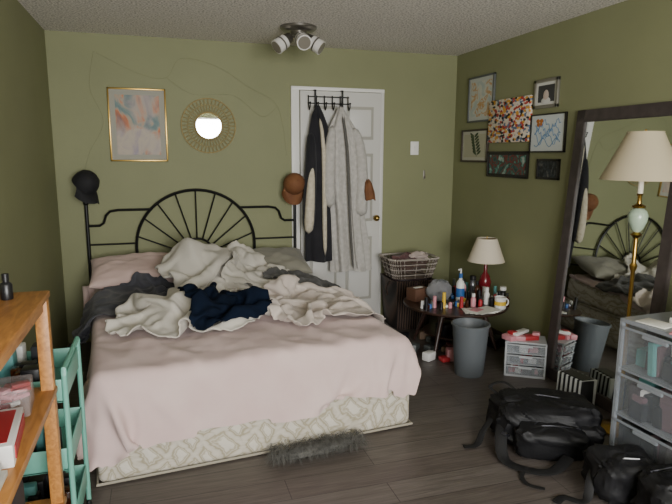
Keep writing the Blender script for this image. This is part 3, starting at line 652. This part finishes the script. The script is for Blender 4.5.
b.tube(smooth([(1.70,2.50,.15),(1.60,2.47,.06),(1.53,2.42,.014),(1.46,2.43,.010)]),.018,strap,8,flat=.2)
b.tube(smooth([(1.64,2.15,.02),(1.58,2.10,.010),(1.57,2.03,.010),(1.62,1.98,.010)]),.012,strap,8,flat=.2)
b.tube(smooth([(1.72,2.50,.20),(1.90,2.44,.235),(2.10,2.34,.205)]),.004,zipm,6)
b.tube(smooth([(1.72,2.28,.155),(1.84,2.22,.17),(1.98,2.19,.145)]),.004,zipm,6)
b.box((1.76,2.265,.165),(.014,.006,.03),zipm,(.4,0,.3),.002)
b.box((1.64,2.33,.10),(.05,.03,.012),zipm,(.2,.5,.5),.004)
b.done()
b=B('black_duffel_bag')
lump(b,(1.92,1.86,.10),(.13,.11,.10),nyl,(0,.1,-.3),.55,.15,11,32,.15)
lump(b,(2.03,1.60,.11),(.19,.11,.11),nyl,(0,0,-.2),.5,.12,13,36,.15)
b.tube(smooth([(1.94,1.66,.22),(1.92,1.56,.29),(2.04,1.52,.31),(2.15,1.58,.24)]),.014,strap,8,flat=.3)
b.tube(smooth([(1.86,1.92,.16),(1.78,1.88,.10),(1.72,1.84,.02),(1.66,1.90,.010),(1.60,1.88,.010)]),.02,strap,8,flat=.2)
b.tube(smooth([(1.89,1.68,.22),(2.04,1.64,.245),(2.21,1.60,.22)]),.004,zipm,6)
b.box((1.91,1.80,.208),(.07,.004,.016),mark,(.9,.05,-.3));b.done()
# ------------------------------------------------------------ left shelf
oak=NT('oak').set(.45);g=oak.noise(4,6,1,oak.co((14,2,14)));oak.base(oak.ramp(g.outputs[0],[(.3,C('#94602c')),(.7,C('#bd8443'))]));oak=oak.m
b=B('oak_shelf_unit')
SX0,SX1,SY0,SY1=-.735,-.36,1.10,2.02
for (x,y) in ((SX1-.02,SY1-.02),(SX0+.02,SY1-.02),(SX1-.02,SY0+.02),(SX0+.02,SY0+.02)): b.bx(x-.02,x+.02,y-.02,y+.02,0,1.04,oak,.004)
for z in (1.04,.71,.30): b.bx(SX0,SX1+.004,SY0,SY1+.004,z,z+.022,oak,.004)
for z in (1.0,.67,.26): b.bx(SX1-.03,SX1-.012,SY0,SY1,z,z+.045,oak,.003)
b.done()
zt=1.062
b=bottle('dropper_bottle',-.46,1.93,zt,.018,.065,blk,blk,.5);b.done()
b=bottle('amber_jar',-.51,1.80,zt,.022,.06,amb,blk,.7);b.done()
b=B('incense_holder');b.box((-.56,1.7,zt+.012),(.1,.16,.02),MAT('brown_item','#5a2c1e',.5),(0,0,.2),.004);b.done()
z2=.732
b=B('snack_box');b.box((-.46,1.60,z2+.03),(.15,.24,.06),wpl,(0,0,.1),.003);b.box((-.46,1.60,z2+.0605),(.12,.2,.002),redp,(0,0,.1));b.box((-.384,1.61,z2+.03),(.003,.2,.035),redp,(0,0,.1));b.done()
b=B('magazine_pile');
for i,m in enumerate((paper,wpl,redp,paper)): b.box((-.48,1.32,z2+.01+.016*i),(.2,.26,.014),m,(0,0,.1*i),.001)
b.done()
b=B('plastic_container');cl=MAT('clear_box','#a9a0a0',.2,alpha=.3);b.box((-.46,1.83,z2+.05),(.13,.13,.09),cl,(0,0,.1),.008)
for i in range(14): b.box((-.46+random.uniform(-.035,.035),1.83+random.uniform(-.04,.04),z2+.015+.005*i),(.05,.03,.012),random.choice([redp,pnk,wpl,redp]),(0,0,i),.002)
b.done()
b=B('black_speaker');b.bx(-.70,-.57,1.55,1.90,z2,z2+.24,blk,.01);b.done()
b=B('storage_bin');b.box((-.56,1.6,.322+.1),(.24,.5,.2),MAT('navy_bin','#23262e',.6),(0,0,0),.02);b.done()
# teal cart
teal=MAT('teal_metal','#6aa896',.45)
b=B('utility_cart');x0,x1,y0,y1=-.62,-.345,2.09,2.45
for x in (x0,x1):
    for y in (y0,y1): b.tube([(x,y,.04),(x,y,.74)],.010,teal,10);b.ell((x,y,.024),(.012,.022,.022),blk,n=12)
b.tube([(x1,y0,.74),(x1,y0,.76),(x1,y1,.76),(x1,y1,.74)],.010,teal,8);b.tube([(x0,y0,.74),(x0,y0,.76),(x0,y1,.76),(x0,y1,.74)],.010,teal,8)
for z in (.12,.38,.64):
    b.bx(x0,x1,y0,y1,z,z+.006,teal)
    b.bx(x0,x1,y0,y0+.005,z,z+.085,teal,.002);b.bx(x0,x1,y1-.005,y1,z,z+.085,teal,.002);b.bx(x0,x0+.005,y0,y1,z,z+.085,teal,.002);b.bx(x1-.005,x1,y0,y1,z,z+.085,teal,.002)
b.done()
b=B('craft_supplies')
random.seed(8)
dk=MAT('dk','#26282c',.6)
for z in (.126,.386,.646):
    for i in range(10):
        m=random.choice([blk,blk,dk,dk,wpl,teal_s,amb]);x=random.uniform(x0+.05,x1-.05);y=random.uniform(y0+.05,y1-.05);hh=random.uniform(.09,.14)
        b.box((x,y,z+hh/2),(random.uniform(.04,.07),random.uniform(.04,.07),hh),m,(0,0,0),.006)
b.done()
# fur throw at bed foot
b=B('shaggy_fur_throw');fur=MAT('gray_fur','#6f6e6a',.95,var=(30,'#484743'),spec=.1)
lump(b,(.72,2.60,.03),(.20,.045,.03),fur,(0,0,.1),1,.3,3,16)
t=bmesh.new()
for i in range(1300):
    u=random.uniform(-1,1);x=.72+u*.25;y=2.61+.02*u+random.uniform(-.05,.05)
    a=random.uniform(-pi,0)+random.uniform(-.4,.4);L=random.uniform(.04,.17)*(1-.4*abs(u));d=Vector((math.cos(a),math.sin(a)*.7,random.uniform(-.1,.6)));z=random.uniform(.02,.08)
    p=Vector((x,y,z));sd=Vector((-d.y,d.x,0)).normalized()*.0012
    pts=[];
    for k in range(4):
        tt=k/3;pp=p+d*L*tt+Vector((0,0,-.09*tt*tt));pp.z=max(pp.z,.004+.002*k);pts.append(pp)
    vs_=[(t.verts.new(q_-sd*(1-k*.3)),t.verts.new(q_+sd*(1-k*.3))) for k,q_ in enumerate(pts)]
    for k in range(3): t.faces.new((vs_[k][0],vs_[k][1],vs_[k+1][1],vs_[k+1][0]))
b.add(t,fur);b.done(recalc=False)
print('ok')
